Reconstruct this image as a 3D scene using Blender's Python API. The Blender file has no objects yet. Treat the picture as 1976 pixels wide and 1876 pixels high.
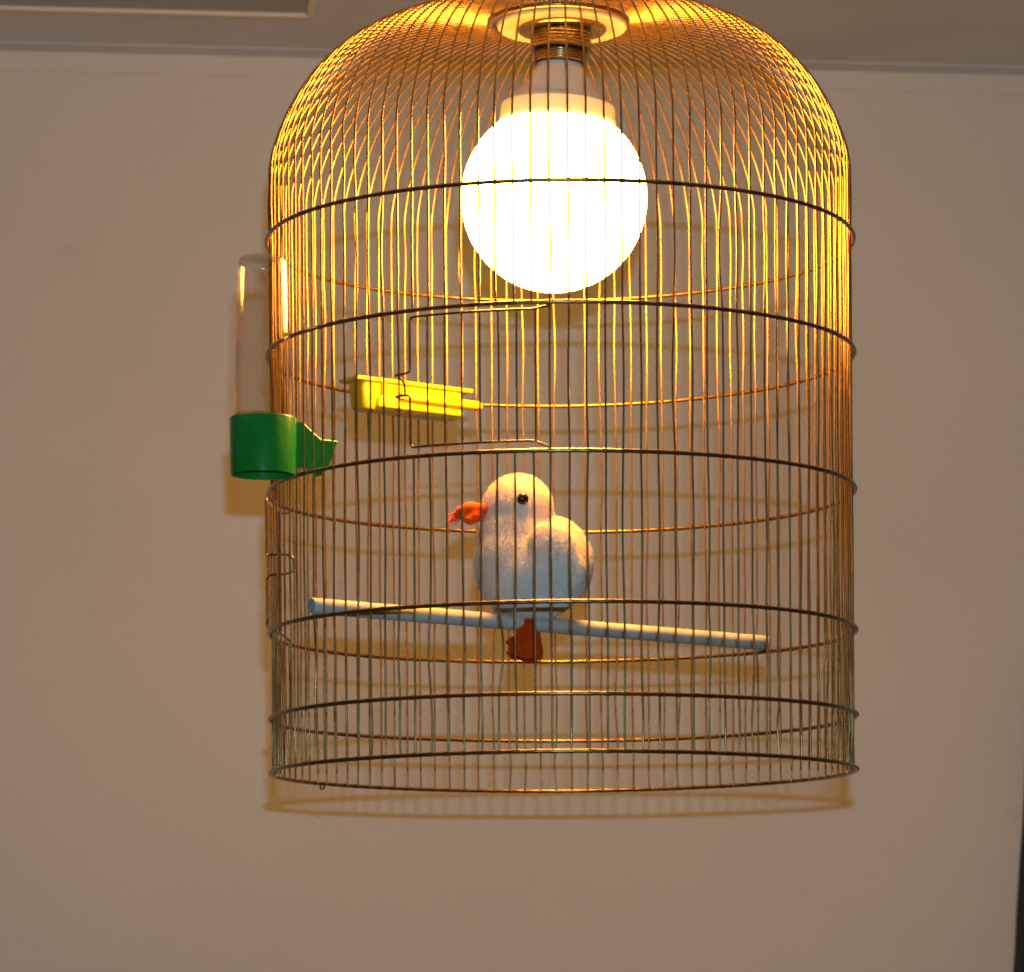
import bpy, bmesh, math, random
from mathutils import Vector, Matrix

random.seed(7)
S = 0.18                 # cage radius in metres; most dimensions below are in cage radii
ZE = 1.45                # height of the camera above the floor (metres)
DC = 12.9                # camera to cage axis, in cage radii
sc = bpy.context.scene
C = sc.collection

# ------------------------------------------------------------------ camera
cam_d = bpy.data.cameras.new('camera')
cam = bpy.data.objects.new('camera', cam_d)
C.objects.link(cam)
cam.location = (-0.1746 * S, -DC * S, ZE)
cam.rotation_euler = (math.radians(90), 0, 0)
cam_d.sensor_width = 36
cam_d.lens = 7315 / 1976 * 36
cam_d.shift_y = (1979 - 938) / 1976
cam_d.clip_start = 0.05
cam_d.clip_end = 100
cam_d.dof.use_dof = True
cam_d.dof.focus_distance = 12.35 * S
cam_d.dof.aperture_fstop = 20
sc.camera = cam

# ------------------------------------------------------------------ light
world = bpy.data.worlds.new('World')
sc.world = world
world.use_nodes = True
bg = world.node_tree.nodes['Background']
bg.inputs['Color'].default_value = (1.0, 0.46, 0.035, 1)
bg.inputs['Strength'].default_value = 0.052

BULB = (111.0, 49.0, 6.4)         # radiance of the glowing globe

flash_d = bpy.data.lights.new('camera_flash', 'AREA')   # flash on the camera, just above the lens
flash_d.shape = 'RECTANGLE'
flash_d.size = 0.016
flash_d.size_y = 0.007
flash_d.energy = 19.6
flash_d.color = (0.46, 0.78, 1.0)
flash = bpy.data.objects.new('camera_flash', flash_d)
C.objects.link(flash)
flash.location = (-0.1746 * S + 0.0099, -DC * S, ZE + 0.361 * S)
flash.rotation_euler = (math.radians(90 + 7), 0, 0)

sc.view_settings.view_transform = 'Standard'
sc.view_settings.look = 'None'
sc.view_settings.exposure = 0
sc.view_settings.gamma = 1
sc.view_settings.use_curve_mapping = False
sc.cycles.use_denoising = True
sc.cycles.sample_clamp_indirect = 16
sc.cycles.caustics_reflective = False
sc.cycles.caustics_refractive = False
sc.cycles.max_bounces = 8
sc.cycles.filter_width = 1.8

# ------------------------------------------------------------------ materials
def new_mat(name):
    m = bpy.data.materials.new(name)
    m.use_nodes = True
    nt = m.node_tree
    return m, nt, nt.nodes['Principled BSDF']

def noisy(name, c1, c2, scale=20, rough=0.5, rough_var=0.0, metallic=0.0, bump=0.0, bump_scale=None,
          detail=4, spec=0.5, stretch=(1, 1, 1), sheen=0.0, bump_dist=0.001, coat=0.0, sss=0.0):
    m, nt, p = new_mat(name)
    N = nt.nodes.new
    tc = N('ShaderNodeTexCoord')
    mp = N('ShaderNodeMapping')
    mp.inputs['Scale'].default_value = stretch
    nt.links.new(tc.outputs['Object'], mp.inputs['Vector'])
    nz = N('ShaderNodeTexNoise')
    nz.inputs['Scale'].default_value = scale
    nz.inputs['Detail'].default_value = detail
    nt.links.new(mp.outputs['Vector'], nz.inputs['Vector'])
    rp = N('ShaderNodeValToRGB')
    rp.color_ramp.elements[0].position = 0.3
    rp.color_ramp.elements[1].position = 0.7
    rp.color_ramp.elements[0].color = (*c1, 1)
    rp.color_ramp.elements[1].color = (*c2, 1)
    nt.links.new(nz.outputs['Fac'], rp.inputs['Fac'])
    nt.links.new(rp.outputs['Color'], p.inputs['Base Color'])
    p.inputs['Roughness'].default_value = rough
    p.inputs['Metallic'].default_value = metallic
    p.inputs['Specular IOR Level'].default_value = spec
    if coat:
        p.inputs['Coat Weight'].default_value = coat
        p.inputs['Coat Roughness'].default_value = 0.16
    if sss:
        p.inputs['Subsurface Weight'].default_value = sss
        p.inputs['Subsurface Radius'].default_value = (1.0, 0.6, 0.45)
        p.inputs['Subsurface Scale'].default_value = 0.018
    if sheen:
        p.inputs['Sheen Weight'].default_value = sheen
        p.inputs['Sheen Roughness'].default_value = 0.4
    if rough_var:
        mr = N('ShaderNodeMapRange')
        mr.inputs['To Min'].default_value = max(0.02, rough - rough_var)
        mr.inputs['To Max'].default_value = rough + rough_var
        nt.links.new(nz.outputs['Fac'], mr.inputs['Value'])
        nt.links.new(mr.outputs['Result'], p.inputs['Roughness'])
    if bump:
        n2 = N('ShaderNodeTexNoise')
        n2.inputs['Scale'].default_value = bump_scale or scale * 4
        n2.inputs['Detail'].default_value = 5
        nt.links.new(mp.outputs['Vector'], n2.inputs['Vector'])
        b = N('ShaderNodeBump')
        b.inputs['Strength'].default_value = bump
        b.inputs['Distance'].default_value = bump_dist
        nt.links.new(n2.outputs['Fac'], b.inputs['Height'])
        nt.links.new(b.outputs['Normal'], p.inputs['Normal'])
    return m

M = {}
M['wall'] = noisy('wall_paint', (0.70, 0.675, 0.635), (0.755, 0.73, 0.69), scale=3.0, rough=0.75, bump=0.5,
                  bump_scale=190, spec=0.25)

def scuffs(m):
    """faint rubbed marks scattered over a painted surface"""
    nt = m.node_tree
    p = nt.nodes['Principled BSDF']
    old = p.inputs['Base Color'].links[0].from_socket
    N = nt.nodes.new
    tc = N('ShaderNodeTexCoord')
    mp = N('ShaderNodeMapping')
    mp.inputs['Scale'].default_value = (9, 9, 22)
    mp.inputs['Rotation'].default_value = (0, 0.35, 0)
    nz = N('ShaderNodeTexNoise')
    nz.inputs['Scale'].default_value = 1.4
    nz.inputs['Detail'].default_value = 6
    rp = N('ShaderNodeValToRGB')
    rp.color_ramp.elements[0].position = 0.67
    rp.color_ramp.elements[1].position = 0.80
    rp.color_ramp.elements[0].color = (1, 1, 1, 1)
    rp.color_ramp.elements[1].color = (0.93, 0.92, 0.905, 1)
    mx = N('ShaderNodeMix')
    mx.data_type = 'RGBA'
    mx.blend_type = 'MULTIPLY'
    mx.inputs[0].default_value = 1.0
    nt.links.new(tc.outputs['Object'], mp.inputs['Vector'])
    nt.links.new(mp.outputs['Vector'], nz.inputs['Vector'])
    nt.links.new(nz.outputs['Fac'], rp.inputs['Fac'])
    nt.links.new(old, mx.inputs[6])
    nt.links.new(rp.outputs['Color'], mx.inputs[7])
    nt.links.new(mx.outputs[2], p.inputs['Base Color'])
scuffs(M['wall'])
M['ceiling'] = noisy('ceiling_paint', (0.62, 0.67, 0.76), (0.70, 0.75, 0.83), scale=9, rough=0.8, bump=0.2,
                     bump_scale=160, spec=0.2)
M['trim'] = noisy('trim_paint', (0.74, 0.72, 0.69), (0.80, 0.78, 0.75), scale=12, rough=0.5, spec=0.4)
M['panel_grey'] = noisy('panel_grey', (0.25, 0.275, 0.31), (0.33, 0.35, 0.38), scale=10, rough=0.35, spec=0.5,
                        stretch=(1, 4, 1), rough_var=0.1)
M['dark'] = noisy('dark_board', (0.006, 0.005, 0.004), (0.014, 0.010, 0.007), scale=30, rough=0.5, spec=0.2)
M['brass'] = noisy('brass_wire', (0.245, 0.132, 0.042), (0.39, 0.215, 0.074), scale=160, rough=0.24, rough_var=0.08,
                   metallic=0.78, spec=0.3, coat=0.25, stretch=(1, 1, 0.35), bump=0.25, bump_scale=900, bump_dist=0.0003)
M['ring'] = noisy('brass_ring', (0.17, 0.097, 0.030), (0.28, 0.163, 0.052), scale=120, rough=0.30, rough_var=0.08,
                  metallic=0.9, spec=0.4, coat=0.25, bump=0.2, bump_scale=700, bump_dist=0.0003)
M['bronze'] = noisy('dark_bronze', (0.20, 0.14, 0.06), (0.36, 0.25, 0.11), scale=60, rough=0.26, rough_var=0.1,
                    metallic=0.9)
M['white_plastic'] = noisy('white_plastic', (0.66, 0.63, 0.52), (0.73, 0.70, 0.58), scale=40, rough=0.4, spec=0.4)
M['holder_white'] = noisy('holder_white', (0.27, 0.235, 0.18), (0.32, 0.28, 0.22), scale=40, rough=0.5, spec=0.3)
M['perch'] = noisy('pale_wood', (0.47, 0.43, 0.385), (0.63, 0.58, 0.53), scale=70, rough=0.6, spec=0.3,
                   stretch=(0.3, 1, 1), bump=0.35, bump_scale=200, bump_dist=0.0006)
M['perch_end'] = noisy('sawn_wood', (0.24, 0.26, 0.28), (0.38, 0.40, 0.41), scale=260, rough=0.8, spec=0.2, bump=0.5,
                       bump_scale=500)
M['plush'] = noisy('white_plush', (0.70, 0.585, 0.505), (0.81, 0.70, 0.615), scale=55, rough=0.62, spec=0.35,
                   sheen=0.35, sss=0.65, bump=0.5, bump_scale=420, bump_dist=0.0014)
M['fur'] = noisy('white_fur', (0.72, 0.625, 0.555), (0.83, 0.745, 0.67), scale=60, rough=0.45, spec=0.5, sheen=0.2)
M['felt'] = noisy('orange_felt', (0.80, 0.070, 0.004), (0.92, 0.115, 0.007), scale=220, rough=0.9, spec=0.08, sheen=0.2,
                  bump=0.4, bump_scale=700, bump_dist=0.0012)
M['felt_dark'] = noisy('rust_felt', (0.46, 0.034, 0.003), (0.62, 0.058, 0.006), scale=220, rough=0.95, spec=0.05,
                       bump=0.8, bump_scale=700, bump_dist=0.0012)
M['eye'] = noisy('black_bead', (0.004, 0.004, 0.004), (0.010, 0.010, 0.010), scale=50, rough=0.08, spec=0.6)
M['yellow'] = noisy('yellow_plastic', (0.82, 0.50, 0.010), (0.90, 0.56, 0.016), scale=30, rough=0.38, spec=0.35,
                    bump=0.06, bump_scale=90)
M['green'] = noisy('green_plastic', (0.005, 0.175, 0.022), (0.009, 0.225, 0.030), scale=60, rough=0.24, spec=0.45,
                   rough_var=0.08, bump=0.05, bump_scale=150)

def make_glow():
    m, nt, p = new_mat('glowing_globe')
    p.inputs['Base Color'].default_value = (0.8, 0.8, 0.78, 1)
    s = max(BULB)
    p.inputs['Emission Color'].default_value = (BULB[0] / s, BULB[1] / s, BULB[2] / s, 1)
    p.inputs['Emission Strength'].default_value = s
    return m
M['glow'] = make_glow()

def make_clear():
    m = bpy.data.materials.new('clear_plastic')
    m.use_nodes = True
    nt = m.node_tree
    nt.nodes.clear()
    N = nt.nodes.new
    out = N('ShaderNodeOutputMaterial')
    tr = N('ShaderNodeBsdfTransparent')
    gl = N('ShaderNodeBsdfGlossy')
    gl.inputs['Color'].default_value = (1, 1, 1, 1)
    gl.inputs['Roughness'].default_value = 0.05
    lw = N('ShaderNodeLayerWeight')
    lw.inputs['Blend'].default_value = 0.5
    pw = N('ShaderNodeMath')
    pw.operation = 'POWER'
    pw.inputs[1].default_value = 3.5
    nt.links.new(lw.outputs['Facing'], pw.inputs[0])
    p6 = N('ShaderNodeMath')
    p6.operation = 'POWER'
    p6.inputs[1].default_value = 5.0
    nt.links.new(lw.outputs['Facing'], p6.inputs[0])
    cm = N('ShaderNodeMix')
    cm.data_type = 'RGBA'
    cm.inputs[6].default_value = (0.975, 0.972, 0.968, 1)
    cm.inputs[7].default_value = (0.30, 0.28, 0.25, 1)
    nt.links.new(p6.outputs[0], cm.inputs[0])
    nt.links.new(cm.outputs[2], tr.inputs['Color'])
    fr = N('ShaderNodeMath')
    fr.operation = 'MULTIPLY_ADD'
    fr.inputs[1].default_value = 0.50
    fr.inputs[2].default_value = 0.055
    nt.links.new(pw.outputs[0], fr.inputs[0])
    nz = N('ShaderNodeTexNoise')
    nz.inputs['Scale'].default_value = 130
    b = N('ShaderNodeBump')
    b.inputs['Strength'].default_value = 0.05
    b.inputs['Distance'].default_value = 0.0006
    nt.links.new(nz.outputs['Fac'], b.inputs['Height'])
    nt.links.new(b.outputs['Normal'], gl.inputs['Normal'])
    mx = N('ShaderNodeMixShader')
    nt.links.new(fr.outputs[0], mx.inputs['Fac'])
    nt.links.new(tr.outputs['BSDF'], mx.inputs[1])
    nt.links.new(gl.outputs['BSDF'], mx.inputs[2])
    nt.links.new(mx.outputs['Shader'], out.inputs['Surface'])
    return m
M['clear'] = make_clear()

# ------------------------------------------------------------------ helpers
def P(x, y, z):
    """cage radii (z from camera height) -> metres"""
    return Vector((x * S, y * S, ZE + z * S))

def thing(name, label, cat, loc, group=None):
    o = bpy.data.objects.new(name, None)
    o.empty_display_size = 0.02
    C.objects.link(o)
    o.location = loc
    o['label'] = label
    o['category'] = cat
    if group:
        o['group'] = group
    return o

def origin(o):
    v = Vector((0, 0, 0))
    while o is not None:
        v = v + o.location
        o = o.parent
    return v

def obj(name, bm, mat, parent=None, smooth=True, loc=None, sharp=40):
    """link a bmesh (world coordinates) as one mesh object"""
    base = origin(parent) if parent else (Vector(loc) if loc else Vector((0, 0, 0)))
    bmesh.ops.translate(bm, verts=bm.verts, vec=-base)
    bmesh.ops.recalc_face_normals(bm, faces=bm.faces)
    me = bpy.data.meshes.new(name)
    bm.to_mesh(me)
    bm.free()
    me.materials.append(M[mat])
    if smooth:
        for p in me.polygons:
            p.use_smooth = True
        if sharp:
            me.set_sharp_from_angle(angle=math.radians(sharp))
    o = bpy.data.objects.new(name, me)
    C.objects.link(o)
    if parent:
        o.parent = parent
    elif loc:
        o.location = base
    return o

def tube(bm, pts, rad, sides=6, closed=False, caps=True):
    pts = [Vector(p) for p in pts]
    n = len(pts)
    rads = rad if isinstance(rad, (list, tuple)) else [rad] * n
    rings = []
    t0 = (pts[1] - pts[0]).normalized()
    up = Vector((0, 0, 1)) if abs(t0.z) < 0.9 else Vector((1, 0, 0))
    nrm = t0.cross(up).normalized()
    for i in range(n):
        a = pts[(i - 1) % n] if (closed or i > 0) else pts[i]
        b = pts[(i + 1) % n] if (closed or i < n - 1) else pts[i]
        t = (b - a).normalized()
        nrm = (nrm - t * nrm.dot(t)).normalized()
        bi = t.cross(nrm)
        rings.append([bm.verts.new(pts[i] + (nrm * math.cos(k * 2 * math.pi / sides) + bi * math.sin(k * 2 * math.pi / sides)) * rads[i])
                      for k in range(sides)])
    m = n if closed else n - 1
    for i in range(m):
        A, B = rings[i], rings[(i + 1) % n]
        for k in range(sides):
            bm.faces.new((A[k], A[(k + 1) % sides], B[(k + 1) % sides], B[k]))
    if caps and not closed:
        bm.faces.new(rings[0])
        bm.faces.new(rings[-1])
    return bm

def hoop(r, z, rad, n=144, sides=10, cx=0, cy=0, wob=0.0):
    bm = bmesh.new()
    pts = [P(cx + r * math.sin(a), cy - r * math.cos(a), z + wob * math.sin(3 * a + z * 9))
           for a in (2 * math.pi * i / n for i in range(n))]
    return tube(bm, pts, rad * S, sides, closed=True)

def lathe(bm, prof, mtx=None, n=48, close=False):
    """prof: list of (r, z) in cage radii about the local z axis; mtx places it (metres)"""
    mtx = mtx or Matrix.Identity(4)
    rows = []
    for r, z in prof:
        if r < 1e-6:
            rows.append([bm.verts.new(mtx @ Vector((0, 0, z * S)))])
        else:
            rows.append([bm.verts.new(mtx @ Vector((r * S * math.sin(2 * math.pi * k / n), -r * S * math.cos(2 * math.pi * k / n), z * S)))
                         for k in range(n)])
    idx = list(range(len(rows) - 1))
    pairs = [(rows[i], rows[i + 1]) for i in idx]
    if close:
        pairs.append((rows[-1], rows[0]))
    for A, B in pairs:
        for k in range(n):
            k2 = (k + 1) % n
            if len(A) == 1 and len(B) == 1:
                continue
            if len(A) == 1:
                bm.faces.new((A[0], B[k], B[k2]))
            elif len(B) == 1:
                bm.faces.new((A[k], A[k2], B[0]))
            else:
                bm.faces.new((A[k], A[k2], B[k2], B[k]))
    return bm

def box(bm, o, ax, ay, az, bevel=0.0, seg=2):
    """box from corner o along three vectors (metres)"""
    o, ax, ay, az = map(Vector, (o, ax, ay, az))
    v = [bm.verts.new(o + ax * i + ay * j + az * k) for k in (0, 1) for j in (0, 1) for i in (0, 1)]
    fs = [bm.faces.new([v[i] for i in q]) for q in ((0, 2, 3, 1), (4, 5, 7, 6), (0, 1, 5, 4), (2, 6, 7, 3), (0, 4, 6, 2), (1, 3, 7, 5))]
    if bevel:
        es = list({e for f in fs for e in f.edges})
        bmesh.ops.bevel(bm, geom=es, offset=bevel, segments=seg, affect='EDGES', profile=0.5)
    return bm

def blob(parts, voxel, smooth, name):
    """ellipsoids (centre, radii, tilt about y) fused into one continuous surface; returns a bmesh"""
    bm = bmesh.new()
    for c, r, tilt in parts:
        mt = Matrix.Translation(c) @ Matrix.Rotation(tilt, 4, 'Y') @ Matrix.Diagonal((r[0], r[1], r[2], 1))
        bmesh.ops.create_icosphere(bm, subdivisions=4, radius=1, matrix=mt)
    me = bpy.data.meshes.new(name)
    bm.to_mesh(me)
    bm.free()
    o = bpy.data.objects.new(name, me)
    C.objects.link(o)
    md = o.modifiers.new('r', 'REMESH')
    md.mode = 'VOXEL'
    md.voxel_size = voxel
    ms = o.modifiers.new('s', 'SMOOTH')
    ms.factor = 0.5
    ms.iterations = smooth
    dg = bpy.context.evaluated_depsgraph_get()
    ev = o.evaluated_get(dg)
    out = bmesh.new()
    out.from_mesh(ev.to_mesh())
    ev.to_mesh_clear()
    bpy.data.objects.remove(o)
    bpy.data.meshes.remove(me)
    return out

# ------------------------------------------------------------------ the setting: wall and ceiling
YAW = math.atan(0.0957)
WY = 18.9 - DC                            # wall distance behind the cage axis, on the camera line
wu = Vector((math.cos(YAW), math.sin(YAW), 0))      # along the wall, to the right
wn = Vector((math.sin(YAW), -math.cos(YAW), 0))     # out of the wall, to the camera
w0 = P(-0.1746, WY, 0)
def W(a, out, z):
    """a along wall, out from wall, z over eye (cage radii)"""
    v = w0 + wu * (a * S) + wn * (out * S)
    v.z = ZE + z * S
    return v
ZC = 4.805                                # ceiling height over the eye

def slab(corner, u, v, w, bevel=0.0):
    return box(bmesh.new(), corner, u, v, w, bevel)

up = Vector((0, 0, 1))
wall = obj('wall', slab(W(-9, 0, -ZE / S), wu * 18 * S, -wn * 0.5 * S, up * (ZC + ZE / S - 0.004)), 'wall', smooth=False)
wall['kind'] = 'structure'
band = obj('cornice_strip', slab(W(-9, 0.009, ZC - 0.105), wu * 18 * S, -wn * 0.008 * S, up * 0.10 * S, 0.003 * S), 'wall', wall, smooth=False)
ceil = obj('ceiling', slab(W(-9, 0.0, ZC), wu * 18 * S, wn * 9.0 * S, up * 0.4 * S), 'ceiling', smooth=False)
ceil['kind'] = 'structure'

obj('ceiling_batten', slab(W(-9, 0.004, ZC - 0.008), wu * 18 * S, wn * 0.16 * S, up * 0.0075 * S, 0.002 * S), 'ceiling', ceil, smooth=False)

# grey panel fixed under the ceiling, upper left
t = thing('ceiling_panel', 'grey rectangular panel with pale edging fixed to the ceiling, upper left', 'ceiling panel', W(-3.2, 2.0, ZC - 0.10))
zb = ZC - 0.10
pa, pb, po0, po1 = -6.0, -1.037, 1.10, 3.9
obj('panel', slab(W(pa, po0 + 0.035, zb + 0.012), wu * (pb - pa - 0.035) * S, wn * (po1 - po0) * S, up * 0.086 * S), 'panel_grey', t, smooth=False)
obj('edging', slab(W(pa, po0, zb - 0.004), wu * (pb - pa) * S, wn * 0.034 * S, up * 0.102 * S, 0.004 * S), 'trim', t, smooth=False)
obj('edging', slab(W(pb - 0.034, po0 + 0.0345, zb - 0.004), wu * 0.034 * S, wn * (po1 - po0) * S, up * 0.102 * S, 0.004 * S), 'trim', t, smooth=False)

# dark board at the right border
a0 = (1976 - 988) / 7315 * 18.9 * 1.012 - 0.024
bm = bmesh.new()
lean = 0.048
prof = []
for i in range(15):
    z = -1.2 + i * 0.22
    prof.append((a0 + (z - 1.21) * lean - 0.012 * max(0, 1.21 - z) ** 2 + 0.003 * math.sin(z * 7), z))
rows = []
for a, z in prof:
    rows.append([bm.verts.new(W(a, 0.16, z)), bm.verts.new(W(a + 0.02, 0.30, z)), bm.verts.new(W(a + 0.9, 0.30, z)), bm.verts.new(W(a + 0.9, 0.16, z))])
for A, B in zip(rows, rows[1:]):
    for k in range(4):
        bm.faces.new((A[k], A[(k + 1) % 4], B[(k + 1) % 4], B[k]))
bm.faces.new(rows[0]); bm.faces.new(rows[-1])
db = obj('dark_board', bm, 'dark', loc=W(a0, 0.2, -1.2))
db['label'] = 'dark board edge showing at the right border before the wall'
db['category'] = 'board'

# ------------------------------------------------------------------ the birdcage
RW = 0.985                                 # radius of the cylinder of wires
RR = 0.9945                                # radius of the hoops, outside the wires
WR = 0.0035                                # wire radius
NW = 108
PH = 0.0127
STEP = 2 * math.pi / NW
RZ = [2.657, 2.272, 1.807, 1.333, 1.043, 0.861]
Z0, ZT, RT, PN, PM = 2.90, 3.42, 0.236, 4.2, 1.4
PB = (ZT - Z0) / (1 - (RT / RW) ** PN) ** (1 / PM)
cage = thing('birdcage', 'brass wire birdcage with domed top, hung around a glowing bulb', 'birdcage', P(0.018, 0, RZ[-1]))

def cyl(phi, r, z):
    return P(r * math.sin(phi), -r * math.cos(phi), z)

dome = []
for i in range(19):
    a = (i / 18)
    r = RT + (RW - RT) * (1 - (1 - a) ** 1.0)
    # denser near the shoulder
    r = RT + (RW - RT) * math.sin(a * math.pi / 2) ** 0.75
    dome.append((r, Z0 + PB * max(0, 1 - (r / RW) ** PN) ** (1 / PM)))
dome.sort(key=lambda q: q[0])

rng = random.Random(3)
def wire_path(i, top, bottom):
    """points of wire i from the level `top` (None: the crown) down to `bottom`"""
    phi = PH + i * STEP + rng.uniform(-1, 1) * 0.0022
    pts = []
    levels = [Z0 - 0.01] + RZ
    if top is None:
        pts += [cyl(phi + rng.uniform(-.0005, .0005), r, z) for r, z in dome]
    for a, b in zip(levels, levels[1:]):
        if top is not None and a > top + 1e-6:
            continue
        if b < bottom - 1e-6:
            break
        amp = rng.gauss(0, 0.0034) * min(1.0, (a - b) / 0.4)
        if rng.random() < 0.12:
            amp *= 2.4
        ramp = rng.gauss(0, 0.0016)
        for k in range(7):
            if k == 0 and pts:
                continue
            s = k / 6
            w = math.sin(math.pi * s) ** 1.4
            zz = a + (b - a) * s
            part = {-17: -1, -16: 1, 39: -1, 40: 1}.get(i, 0) * 0.0035 * math.exp(-((zz - RZ[3] - 0.034) / 0.07) ** 2)   # sprung apart by the rod
            pts.append(cyl(phi + amp * w + part, RW + ramp * w, zz))
    return pts

def add_wire(pts, parent):
    bm = tube(bmesh.new(), pts, WR * S, 7)
    return obj('wire', bm, 'brass', parent, sharp=75)

D1 = range(-9, -1)          # wires interrupted by the front door (second to third hoop)
D2 = range(-32, -24)        # wires interrupted by the side door (third to fourth hoop)
for i in range(-54, 54):
    if i in D1:
        add_wire(wire_path(i, None, RZ[1]), cage)
        add_wire(wire_path(i, RZ[2], RZ[5]), cage)
    elif i in D2:
        add_wire(wire_path(i, None, RZ[2]), cage)
        add_wire(wire_path(i, RZ[3], RZ[5]), cage)
    else:
        add_wire(wire_path(i, None, RZ[5] - 0.004), cage)
for z in RZ:
    pts, rad = [], []
    for q in range(NW * 4):                     # slightly swollen where each wire is welded on
        a = PH + STEP * q / 4
        pts.append(cyl(a, RR + 0.0016, z + 0.0012 * math.sin(3 * a + z * 9)))
        rad.append(0.0070 * S * ((1.13 + rng.uniform(-.05, .06)) if q % 4 == 0 else 0.985))
    obj('hoop', tube(bmesh.new(), pts, rad, 9, closed=True), 'ring', cage, sharp=75)
obj('crown_hoop', hoop(RT - 0.004, ZT - 0.006, 0.011, n=72), 'ring', cage)
# little wire clip on the lowest hoop, back left
pc = math.radians(-122)
bm = tube(bmesh.new(), [cyl(pc + 0.012 * math.cos(a), RR + 0.004, RZ[5] - 0.009 + 0.011 * math.sin(a)) for a in
                        [math.radians(q) for q in range(-60, 260, 25)]], 0.0032 * S, 6)
obj('clip', bm, 'ring', cage)

def bez(pts, n=5):
    """round the corners of a polyline"""
    out = [pts[0]]
    for a, b, c in zip(pts, pts[1:], pts[2:]):
        p0 = b + (a - b) * 0.45 if (a - b).length < 0.06 * S else b + (a - b).normalized() * 0.024 * S
        p2 = b + (c - b) * 0.45 if (c - b).length < 0.06 * S else b + (c - b).normalized() * 0.024 * S
        for k in range(n + 1):
            s = k / n
            out.append(p0 * (1 - s) ** 2 + b * 2 * s * (1 - s) + p2 * s * s)
    out.append(pts[-1])
    return out

def arc(phi0, phi1, r, z0, z1, n=8):
    return [cyl(phi0 + (phi1 - phi0) * k / n, r, z0 + (z1 - z0) * k / n) for k in range(n + 1)]

def make_door(hinge, latch, ztop, zbot, wires, label, dphi, swing, drop=0.0, deep=0.085):
    """wire door: hinge and latch are wire numbers, hung between two hoops"""
    d = bpy.data.objects.new('door', None)
    d.empty_display_size = 0.01
    C.objects.link(d)
    d.parent = cage
    d['label'] = label
    sg = 1 if latch > hinge else -1
    ph = PH + hinge * STEP
    pl = PH + latch * STEP
    pe = pl - sg * STEP * 0.96
    R1 = RR + 0.004 + swing
    zt, zb, zm = ztop - 0.022, zbot + 0.030, (ztop + zbot) / 2 - drop
    path = [cyl(ph + sg * 0.004, RR + 0.002, ztop - 0.010), cyl(ph + sg * STEP * 0.9, RR + 0.012, zt)]
    path += arc(ph + sg * STEP * 2, pe - sg * 0.03, RR + 0.010, zt, zt)
    path += [cyl(pe, R1, zt), cyl(pe, R1, zm + 0.062), cyl(pe, R1, zm + 0.034), cyl(pl + sg * 0.004, RR + 0.002, zm + 0.034),
             cyl(pl + sg * 0.018, RW - 0.03, zm + 0.034), cyl(pl + sg * 0.034, RW - deep, zm + 0.026),
             cyl(pl + sg * 0.034, RW - deep, zm - 0.026),
             cyl(pl + sg * 0.018, RW - 0.03, zm - 0.034), cyl(pl + sg * 0.004, RR + 0.002, zm - 0.034),
             cyl(pe, R1, zm - 0.034), cyl(pe, R1, zm - 0.062), cyl(pe, R1, zb)]
    path += arc(pe - sg * 0.03, ph + sg * STEP * 2, RR + 0.010, zb, zb)
    path += [cyl(ph + sg * STEP * 0.9, RR + 0.012, zb), cyl(ph + sg * 0.004, RR + 0.002, zbot + 0.010)]
    obj('door_frame', tube(bmesh.new(), bez(path), 0.0041 * S, 8), 'ring', d, sharp=75)
    for k, i in enumerate(wires):
        p = PH + i * STEP + dphi * (0.5 + 0.08 * k) + rng.uniform(-1, 1) * 0.0015
        amp = rng.gauss(0, 0.002)
        pts = [cyl(p + amp * math.sin(math.pi * s / 6), RR + 0.0035, zt + (zb - zt) * s / 6) for s in range(7)]
        obj('wire', tube(bmesh.new(), pts, WR * S, 7), 'brass', d, sharp=75)
    return d

make_door(-1, -10, RZ[1], RZ[2], range(-8, -1), 'closed wire door at the front with a hooked latch', 0.010, 0.0)
make_door(-33, -24, RZ[2], RZ[3], range(-32, -25), 'wire side door at the far left with a looped latch', 0.004, 0.006, 0.018, 0.062)
cage.rotation_euler = (0, math.radians(-0.38), 0)

# ------------------------------------------------------------------ lamp holder and bulb
tilt = math.atan2(0.026, 0.585)
AX = Matrix.Translation(P(-0.006, 0, 3.388)) @ Matrix.Rotation(tilt, 4, 'Y')
hold = thing('lamp_holder', 'dark bronze threaded lamp holder under a white ring in the cage crown', 'lamp holder', P(-0.006, 0, 3.388))
up_m = Matrix.Translation(P(-0.004, 0, 3.388))
obj('mounting_ring', lathe(bmesh.new(), [(0.14, 0.004), (0.217, 0.004), (0.222, 0.010), (0.222, 0.022), (0.14, 0.022)], up_m, 64, close=True), 'holder_white', hold)
obj('flange', lathe(bmesh.new(), [(0, -0.008), (0.146, -0.008), (0.151, -0.003), (0.151, 0.003), (0.0, 0.003)], up_m, 48), 'bronze', hold)
pr = [(0.07, -0.010), (0.098, -0.012)]
for k in range(4):                                   # turned grooves of the retaining ring
    z = -0.014 - k * 0.012
    pr += [(0.1045, z - 0.001), (0.1045, z - 0.008), (0.1025, z - 0.010)]
pr += [(0.104, -0.064), (0.104, -0.074), (0.07, -0.076)]
obj('retaining_ring', lathe(bmesh.new(), pr, AX, 48, close=True), 'bronze', hold)
pr = [(0.05, -0.0765), (0.089, -0.0765)]
for k in range(4):
    z = -0.078 - k * 0.0085
    pr += [(0.0915, z - 0.002), (0.0915, z - 0.0055), (0.0903, z - 0.008)]
pr += [(0.092, -0.116), (0.090, -0.1205), (0.05, -0.1205)]
obj('threaded_sleeve', lathe(bmesh.new(), pr, AX, 48, close=True), 'bronze', hold)
obj('cord', tube(bmesh.new(), [P(-0.004, 0, 3.412), P(-0.003, 0, 3.9), P(0, 0, ZC - 0.002)], 0.018 * S, 10), 'white_plastic', hold)

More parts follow.
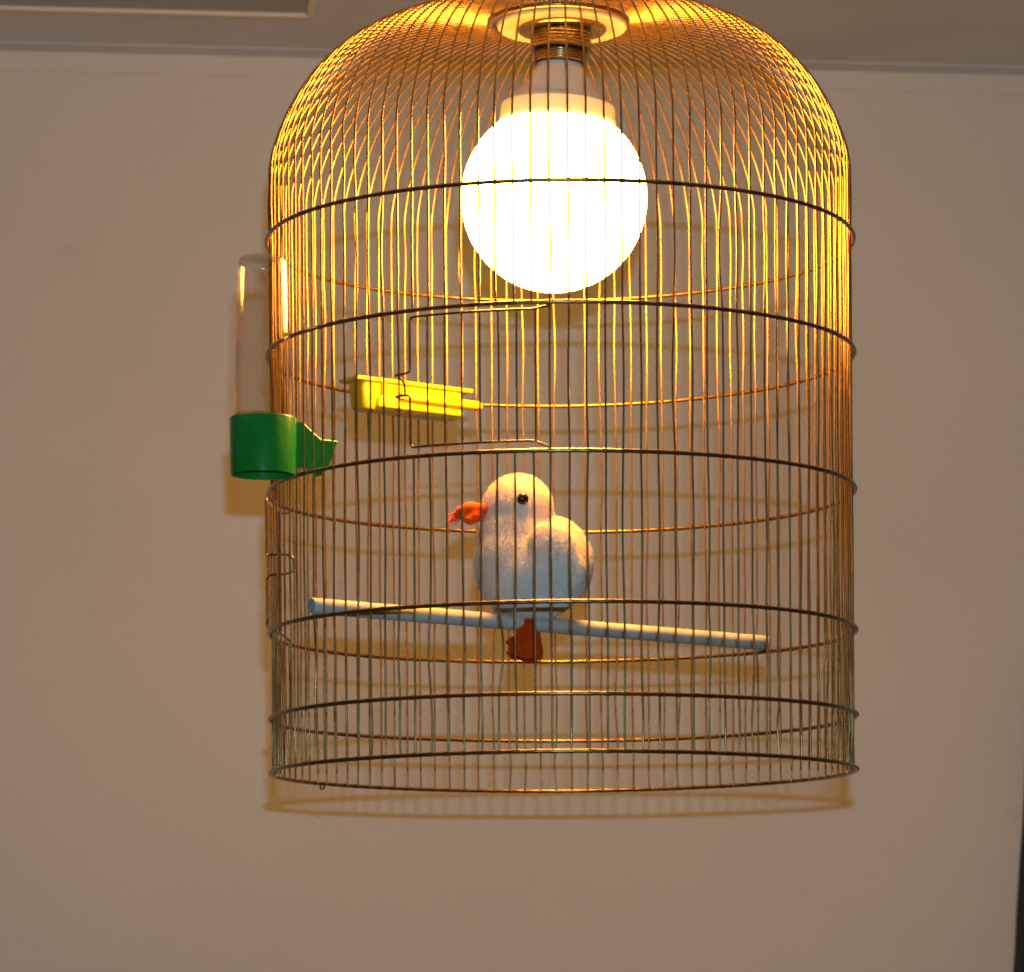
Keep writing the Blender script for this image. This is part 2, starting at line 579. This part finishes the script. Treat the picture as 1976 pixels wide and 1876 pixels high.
GR = 0.3157
GC = -0.574                                          # globe centre below the holder, along the bulb axis
bulb = thing('light_bulb', 'large glowing white globe bulb hanging inside the cage dome', 'light bulb', AX @ Vector((0, 0, GC * S - GR * S)))
zj = GC + math.sqrt(GR ** 2 - 0.193 ** 2)
pr = []
for k in range(41):
    a = math.acos((zj - GC) / GR) + (math.pi - math.acos((zj - GC) / GR)) * k / 40
    pr.append((max(0, GR * math.sin(a)), GC + GR * math.cos(a)))
pr[-1] = (0, GC - GR)
obj('globe', lathe(bmesh.new(), pr, AX, 64), 'glow', bulb)
obj('collar', lathe(bmesh.new(), [(0.150, zj - 0.004), (0.1965, zj - 0.004), (0.1975, zj + 0.010), (0.1955, zj + 0.013), (0.1945, zj + 0.058), (0.190, zj + 0.070),
                                  (0.176, zj + 0.080), (0.140, zj + 0.084)], AX, 64, close=True), 'white_plastic', bulb)
obj('neck', lathe(bmesh.new(), [(0.120, zj + 0.060), (0.158, zj + 0.0800), (0.150, zj + 0.095), (0.112, zj + 0.150), (0.092, zj + 0.178),
                                (0.086, zj + 0.187), (0.05, zj + 0.188)], AX, 56, close=True), 'white_plastic', bulb)
obj('cap_ring', lathe(bmesh.new(), [(0.05, zj + 0.1885), (0.081, zj + 0.1885), (0.082, -0.123), (0.080, -0.1208), (0.05, -0.1208)], AX, 48, close=True),
    'white_plastic', bulb)

# ------------------------------------------------------------------ perch rod
pA = -0.9473
pB = 2.3108
zr = RZ[3] + 0.0063 + 0.0264
A = cyl(pA, 1.018, zr - 0.003)
B = cyl(pB, 0.999, zr + 0.003)
d = (B - A)
rod = thing('perch_rod', 'pale grey wooden rod laid across the cage through its wires', 'perch', A)
n = 40
pts = [A + d * (k / n) for k in range(n + 1)]
rr = [0.0264 * S * (1 + 0.012 * math.sin(k * 0.9) + 0.008 * math.sin(k * 2.3)) for k in range(n + 1)]
rr[0] *= 0.93
rr[-1] *= 0.90
pts[1] = A + d * 0.006
pts[-2] = A + d * 0.994
obj('shaft', tube(bmesh.new(), pts, rr, 24, caps=True), 'perch', rod)
dn = d.normalized()
e0 = tube(bmesh.new(), [A - dn * 0.0016 * S, A - dn * 0.0002 * S], 0.0225 * S, 20)
obj('sawn_end', e0, 'perch_end', rod)

# ------------------------------------------------------------------ plush bird
PX = 1 / 568.0
BB = Vector((-0.112, -0.016, 1.380))          # point on the rod under the bird (cage radii)
def BP(dx, dz, dy=0.0):
    return P(BB.x + dx * PX, BB.y + dy * PX, BB.z + dz * PX)
bird = thing('plush_bird', 'white plush toy bird with orange beak sitting on the rod', 'toy bird', BP(0, 0))
k = PX * S
def ell(dx, dz, dy, rx, ry, rz, tilt=0):
    return (BP(dx, dz, dy), (rx * k, ry * k, rz * k), math.radians(tilt))
body = blob([ell(-24, 214, 0, 69, 66, 67),
             ell(-27, 158, 0, 73, 71, 88),
             ell(-31, 108, 0, 77, 82, 100),
             ell(0, 82, 0, 101, 94, 86),
             ell(54, 116, 6, 66, 76, 84, -16),
             ell(34, 96, -20, 84, 84, 84)], 0.0075 * S, 22, 'body_shape')
fur_src = body.copy()
obj('body', body, 'plush', bird)
wing = blob([ell(42, 118, -82, 46, 22, 62, -20), ell(66, 88, -76, 40, 20, 40, -35)], 0.007 * S, 10, 'wing_shape')
wing_src = wing.copy()
obj('wing', wing, 'plush', bird)
bm = bmesh.new()
bmesh.ops.create_uvsphere(bm, u_segments=24, v_segments=16, radius=1, matrix=Matrix.Translation(BP(-15, 224, -65)) @ Matrix.Diagonal((11.5 * k, 9 * k, 11.5 * k, 1)))
obj('eye', bm, 'eye', bird)

beak = blob([ell(-84, 210, -27, 11, 10, 11, 10), ell(-95, 209, -26, 17, 12, 12, 8), ell(-112, 210, -24, 22, 14, 14, 6), ell(-128, 205, -22, 17, 13, 12, 22),
             ell(-140, 199, -20, 11, 9, 8, 30), ell(-106, 196, -28, 18, 12, 13, -12), ell(-116, 189, -29, 14, 11, 11, 0)], 0.0045 * S, 9, 'beak_shape')
bk = obj('beak', beak, 'felt', bird)
bm = bmesh.new()
fr = random.Random(11)
for q in range(46):                              # frayed threads at the tip of the beak
    a = BP(-141 + fr.uniform(-6, 10), 199 + fr.uniform(-6, 6), -20 + fr.uniform(-7, 7))
    L = fr.uniform(6, 20)
    b = a + Vector((-L * fr.uniform(.6, 1), fr.uniform(-5, 5), -L * fr.uniform(.1, .9))) * k
    c = b + Vector((-fr.uniform(-1, 4), fr.uniform(-3, 3), -fr.uniform(1, 7))) * k
    tube(bm, [a, b, c], [0.9 * k, 0.6 * k, 0.25 * k], 4)
for q in range(70):
    a = BP(-108 + fr.uniform(-28, 26), 204 + fr.uniform(-16, 14), -30 + fr.uniform(-4, 8))
    b = a + Vector((fr.uniform(-6, 3), fr.uniform(-8, 0), fr.uniform(-6, 6))) * k
    tube(bm, [a, (a + b) / 2 + Vector((0, 0, fr.uniform(-1, 1) * k)), b], [0.6 * k, 0.5 * k, 0.2 * k], 3)
fz = obj('frayed_threads', bm, 'felt', bk)
fz['kind'] = 'stuff'

foot_n = [(1186, 1374), (1202, 1374), (1206, 1396), (1209, 1412), (1214, 1434), (1217.5, 1457), (1216.5, 1470), (1206, 1476), (1196, 1481), (1183, 1481), (1172, 1478),
          (1165, 1474), (1157, 1472), (1144, 1472), (1141, 1466), (1147, 1456), (1149, 1451), (1140, 1445), (1140, 1440), (1149, 1432), (1157, 1429), (1158, 1424),
          (1157, 1416), (1165, 1411), (1174, 1407), (1180, 1396)]
def felt_piece(outline, y, thick, off, curl):
    bm = bmesh.new()
    pts = []
    for x, yy in outline:
        X, Y = x / 1.166, yy / 1.166
        dz = 1190 - Y
        pts.append((X - 1025 + off, dz, y + curl * (dz / 70) ** 2))
    f = [bm.verts.new(BP(a, b, c)) for a, b, c in pts]
    face = bm.faces.new(f)
    r = bmesh.ops.extrude_face_region(bm, geom=[face])
    vs = [v for v in r['geom'] if isinstance(v, bmesh.types.BMVert)]
    bmesh.ops.translate(bm, verts=vs, vec=Vector((0, thick * k, 0)))
    es = [e for e in bm.edges if len(e.link_faces) == 2 and e.calc_face_angle(0) > 1.2 and abs((e.verts[0].co - e.verts[1].co).y) < thick * k * 0.5]
    bmesh.ops.bevel(bm, geom=es, offset=2.2 * k, segments=2, affect='EDGES', profile=0.5)
    bmesh.ops.triangulate(bm, faces=bm.faces)
    return bm
obj('foot', felt_piece(foot_n, -30, 10, 0, -6), 'felt_dark', bird)
obj('foot', felt_piece(foot_n, 30, 9, 6, 6), 'felt_dark', bird)

def fur(src, count, length, seed, parent, width=0.0007):
    """short plush pile: thin blades lying along the surface"""
    r = random.Random(seed)
    src.faces.ensure_lookup_table()
    fs = list(src.faces)
    ar = [f.calc_area() for f in fs]
    verts, faces = [], []
    flow = Vector((0.35, 0.1, -1.0))
    for f in r.choices(fs, weights=ar, k=count):
        vs = [v.co for v in f.verts]
        w = [r.random() + 1e-3 for _ in vs]
        s = sum(w)
        p = sum((v * q for v, q in zip(vs, w)), Vector()) / s
        nn = f.normal
        t = flow - nn * flow.dot(nn)
        if t.length < 0.05:
            t = Vector((1, 0, 0)) - nn * nn.x
        t = t.normalized() + Vector((r.gauss(0, .35), r.gauss(0, .35), r.gauss(0, .35)))
        t = (t - nn * t.dot(nn)).normalized()
        side = nn.cross(t).normalized() * (width * S * r.uniform(.6, 1.2))
        L = length * S * r.uniform(.5, 1.2)
        mid = p + t * L * 0.5 + nn * L * 0.30
        tip = p + t * L + nn * L * r.uniform(.15, .6)
        b = len(verts)
        verts += [p - side - nn * 0.001 * S, p + side - nn * 0.001 * S, mid + side * 0.7, mid - side * 0.7, tip]
        faces += [(b, b + 1, b + 2, b + 3), (b + 3, b + 2, b + 4)]
    base = origin(parent)
    me = bpy.data.meshes.new('pile')
    me.from_pydata([v - base for v in verts], [], faces)
    me.materials.append(M['fur'])
    o = bpy.data.objects.new('pile', me)
    C.objects.link(o)
    o.parent = parent
    o['kind'] = 'stuff'
    src.free()
    return o
fur(fur_src, 60000, 0.0125, 5, bird)
fur(wing_src, 12000, 0.0125, 6, bird)

# ------------------------------------------------------------------ yellow feeding tray
C0 = Vector((-0.765, 0.550, 2.287))            # top corner by the wires, left end (cage radii)
tu = Vector((0.8, 0.6, 0))
tn = Vector((0.6, -0.8, 0))
TL, TD, TH = 0.444, 0.112, 0.107
def T(u, n_, z):
    v = C0 + tu * u + tn * n_
    return P(v.x, v.y, C0.z + z)
tray = thing('feeding_tray', 'yellow plastic feeding tray with perch bar hooked inside the cage back', 'feeding tray', T(0.2, 0.05, -TH))
# hollow tapered box: outer shell, floor and inner walls
def ringpts(bm, u0, u1, n0, n1, z, rc, seg=5):
    vs = []
    for (cu, cn, a0) in ((u1 - rc, n1 - rc, 0), (u0 + rc, n1 - rc, 90), (u0 + rc, n0 + rc, 180), (u1 - rc, n0 + rc, 270)):
        for q in range(seg + 1):
            a = math.radians(a0 + 90 * q / seg)
            vs.append(bm.verts.new(T(cu + rc * math.cos(a), cn + rc * math.sin(a), z)))
    return vs
def loft(bm, rows, cap0=True, cap1=True):
    for A_, B_ in zip(rows, rows[1:]):
        m = len(A_)
        for q in range(m):
            bm.faces.new((A_[q], A_[(q + 1) % m], B_[(q + 1) % m], B_[q]))
    if cap0:
        bm.faces.new(rows[0])
    if cap1:
        bm.faces.new(rows[-1])
    return bm
bm = bmesh.new()
rows = [ringpts(bm, 0.016, TL - 0.016, 0.012, TD - 0.014, -TH, 0.022),
        ringpts(bm, 0.008, TL - 0.008, 0.006, TD - 0.006, -TH + 0.010, 0.025),
        ringpts(bm, 0.002, TL - 0.002, 0.002, TD - 0.001, -0.012, 0.025),
        ringpts(bm, 0.002, TL - 0.002, 0.002, TD - 0.001, -0.0005, 0.025),
        ringpts(bm, 0.012, TL - 0.012, 0.012, TD - 0.011, -0.0005, 0.018),
        ringpts(bm, 0.018, TL - 0.018, 0.018, TD - 0.016, -TH + 0.012, 0.018)]
box_o = obj('tray_box', loft(bm, rows), 'yellow', tray)
bm = bmesh.new()
rows = [ringpts(bm, -0.030, TL + 0.034, -0.006, TD + 0.010, -0.010, 0.014),
        ringpts(bm, -0.030, TL + 0.034, -0.006, TD + 0.010, 0.001, 0.014),
        ringpts(bm, 0.014, TL - 0.014, 0.014, TD - 0.012, 0.001, 0.016),
        ringpts(bm, 0.014, TL - 0.014, 0.014, TD - 0.012, -0.010, 0.016)]
rows.append(rows[0])
loft(bm, rows, False, False)
obj('rim', bm, 'yellow', tray)
# raised frame on the front: uprights and a lower belly under the perch bar
bm = box(bmesh.new(), T(0.075, TD - 0.002, -0.052), (tu * 0.014 * S), (tn * 0.012 * S), up * 0.040 * S, 0.003 * S)
obj('front_rib', bm, 'yellow', tray)
bm = box(bmesh.new(), T(0.058, TD - 0.012, -TH + 0.005), (tu * 0.372 * S), (tn * 0.024 * S), up * 0.041 * S, 0.008 * S, 3)
obj('front_belly', bm, 'yellow', tray)
bm = tube(bmesh.new(), [T(0.150, TD + 0.014, -0.056), T(0.156, TD + 0.014, -0.056), T(0.495, TD + 0.014, -0.058), T(0.502, TD + 0.014, -0.058)],
          [0.012 * S, 0.0168 * S, 0.0168 * S, 0.0135 * S], 20)
obj('perch_bar', bm, 'yellow', tray)
for u in (0.10, 0.33):                          # hooks over the hoop behind
    q = T(u, 0, 0)
    v = Vector((q.x, q.y, 0))
    outw = v.normalized()
    need = (RR * S + 0.012 * S) - v.length
    hz = ZE + RZ[1] * S
    path = [q + up * -0.004 * S, q + outw * need * 0.4 + up * 0.006 * S, q + outw * need + up * 0.006 * S, q + outw * need + up * -0.02 * S]
    obj('hook', tube(bmesh.new(), path, 0.006 * S, 8), 'yellow', tray)

# ------------------------------------------------------------------ water dispenser
pd = -1.0636
er = Vector((math.sin(pd), -math.cos(pd), 0))   # outwards
et = Vector((math.cos(pd), math.sin(pd), 0))
cb = er * 1.128
wd = thing('water_dispenser', 'clear tube drinker with green base hung on the left of the cage', 'drinker', P(cb.x, cb.y, 1.793))
mt = Matrix.Translation(P(cb.x, cb.y, 0))
obj('base', lathe(bmesh.new(), [(0.1055, 1.794), (0.1065, 1.793), (0.1090, 1.976), (0.1075, 1.979), (0.0965, 1.979), (0.0955, 1.972), (0.0940, 1.955), (0.0, 1.955),
                                (0.0, 1.948), (0.1035, 1.946), (0.1020, 1.794)], mt, 56, close=True), 'green', wd)
prof = [(0.086, 1.974), (0.080, 1.826 + 0.006), (0.168, 1.826), (0.205, 1.803), (0.232, 1.843), (0.262, 1.921), (0.200, 1.9225), (0.165, 1.947), (0.134, 1.9735)]
bm = bmesh.new()
hw = 0.0245
def Dp(s, w, z):
    v = er * (1.128 - s) + et * w
    return P(v.x, v.y, z)
fa = [bm.verts.new(Dp(s, -hw, z)) for s, z in prof]
fb = [bm.verts.new(Dp(s, hw, z)) for s, z in prof]
bm.faces.new(fa); bm.faces.new(fb)
for q in range(len(prof)):
    q2 = (q + 1) % len(prof)
    bm.faces.new((fa[q], fa[q2], fb[q2], fb[q]))
tr_o = obj('spout', bm, 'green', wd)
md = tr_o.modifiers.new('bevel', 'BEVEL')
md.width = 0.003 * S
md.segments = 2
pr = [(0.0935, 1.960), (0.0938, 1.985), (0.0920, 2.10), (0.0815, 2.478), (0.0790, 2.494), (0.072, 2.501), (0.0, 2.502),
      (0.0, 2.496), (0.071, 2.495), (0.0745, 2.488), (0.0765, 2.474), (0.0870, 2.10), (0.0888, 1.985), (0.0885, 1.960)]
obj('tube', lathe(bmesh.new(), pr, mt, 64, close=True), 'clear', wd)
obj('tube_lip', lathe(bmesh.new(), [(0.0952, 1.9795), (0.0975, 1.983), (0.0965, 1.988), (0.0945, 1.988)], mt, 56, close=True), 'clear', wd)
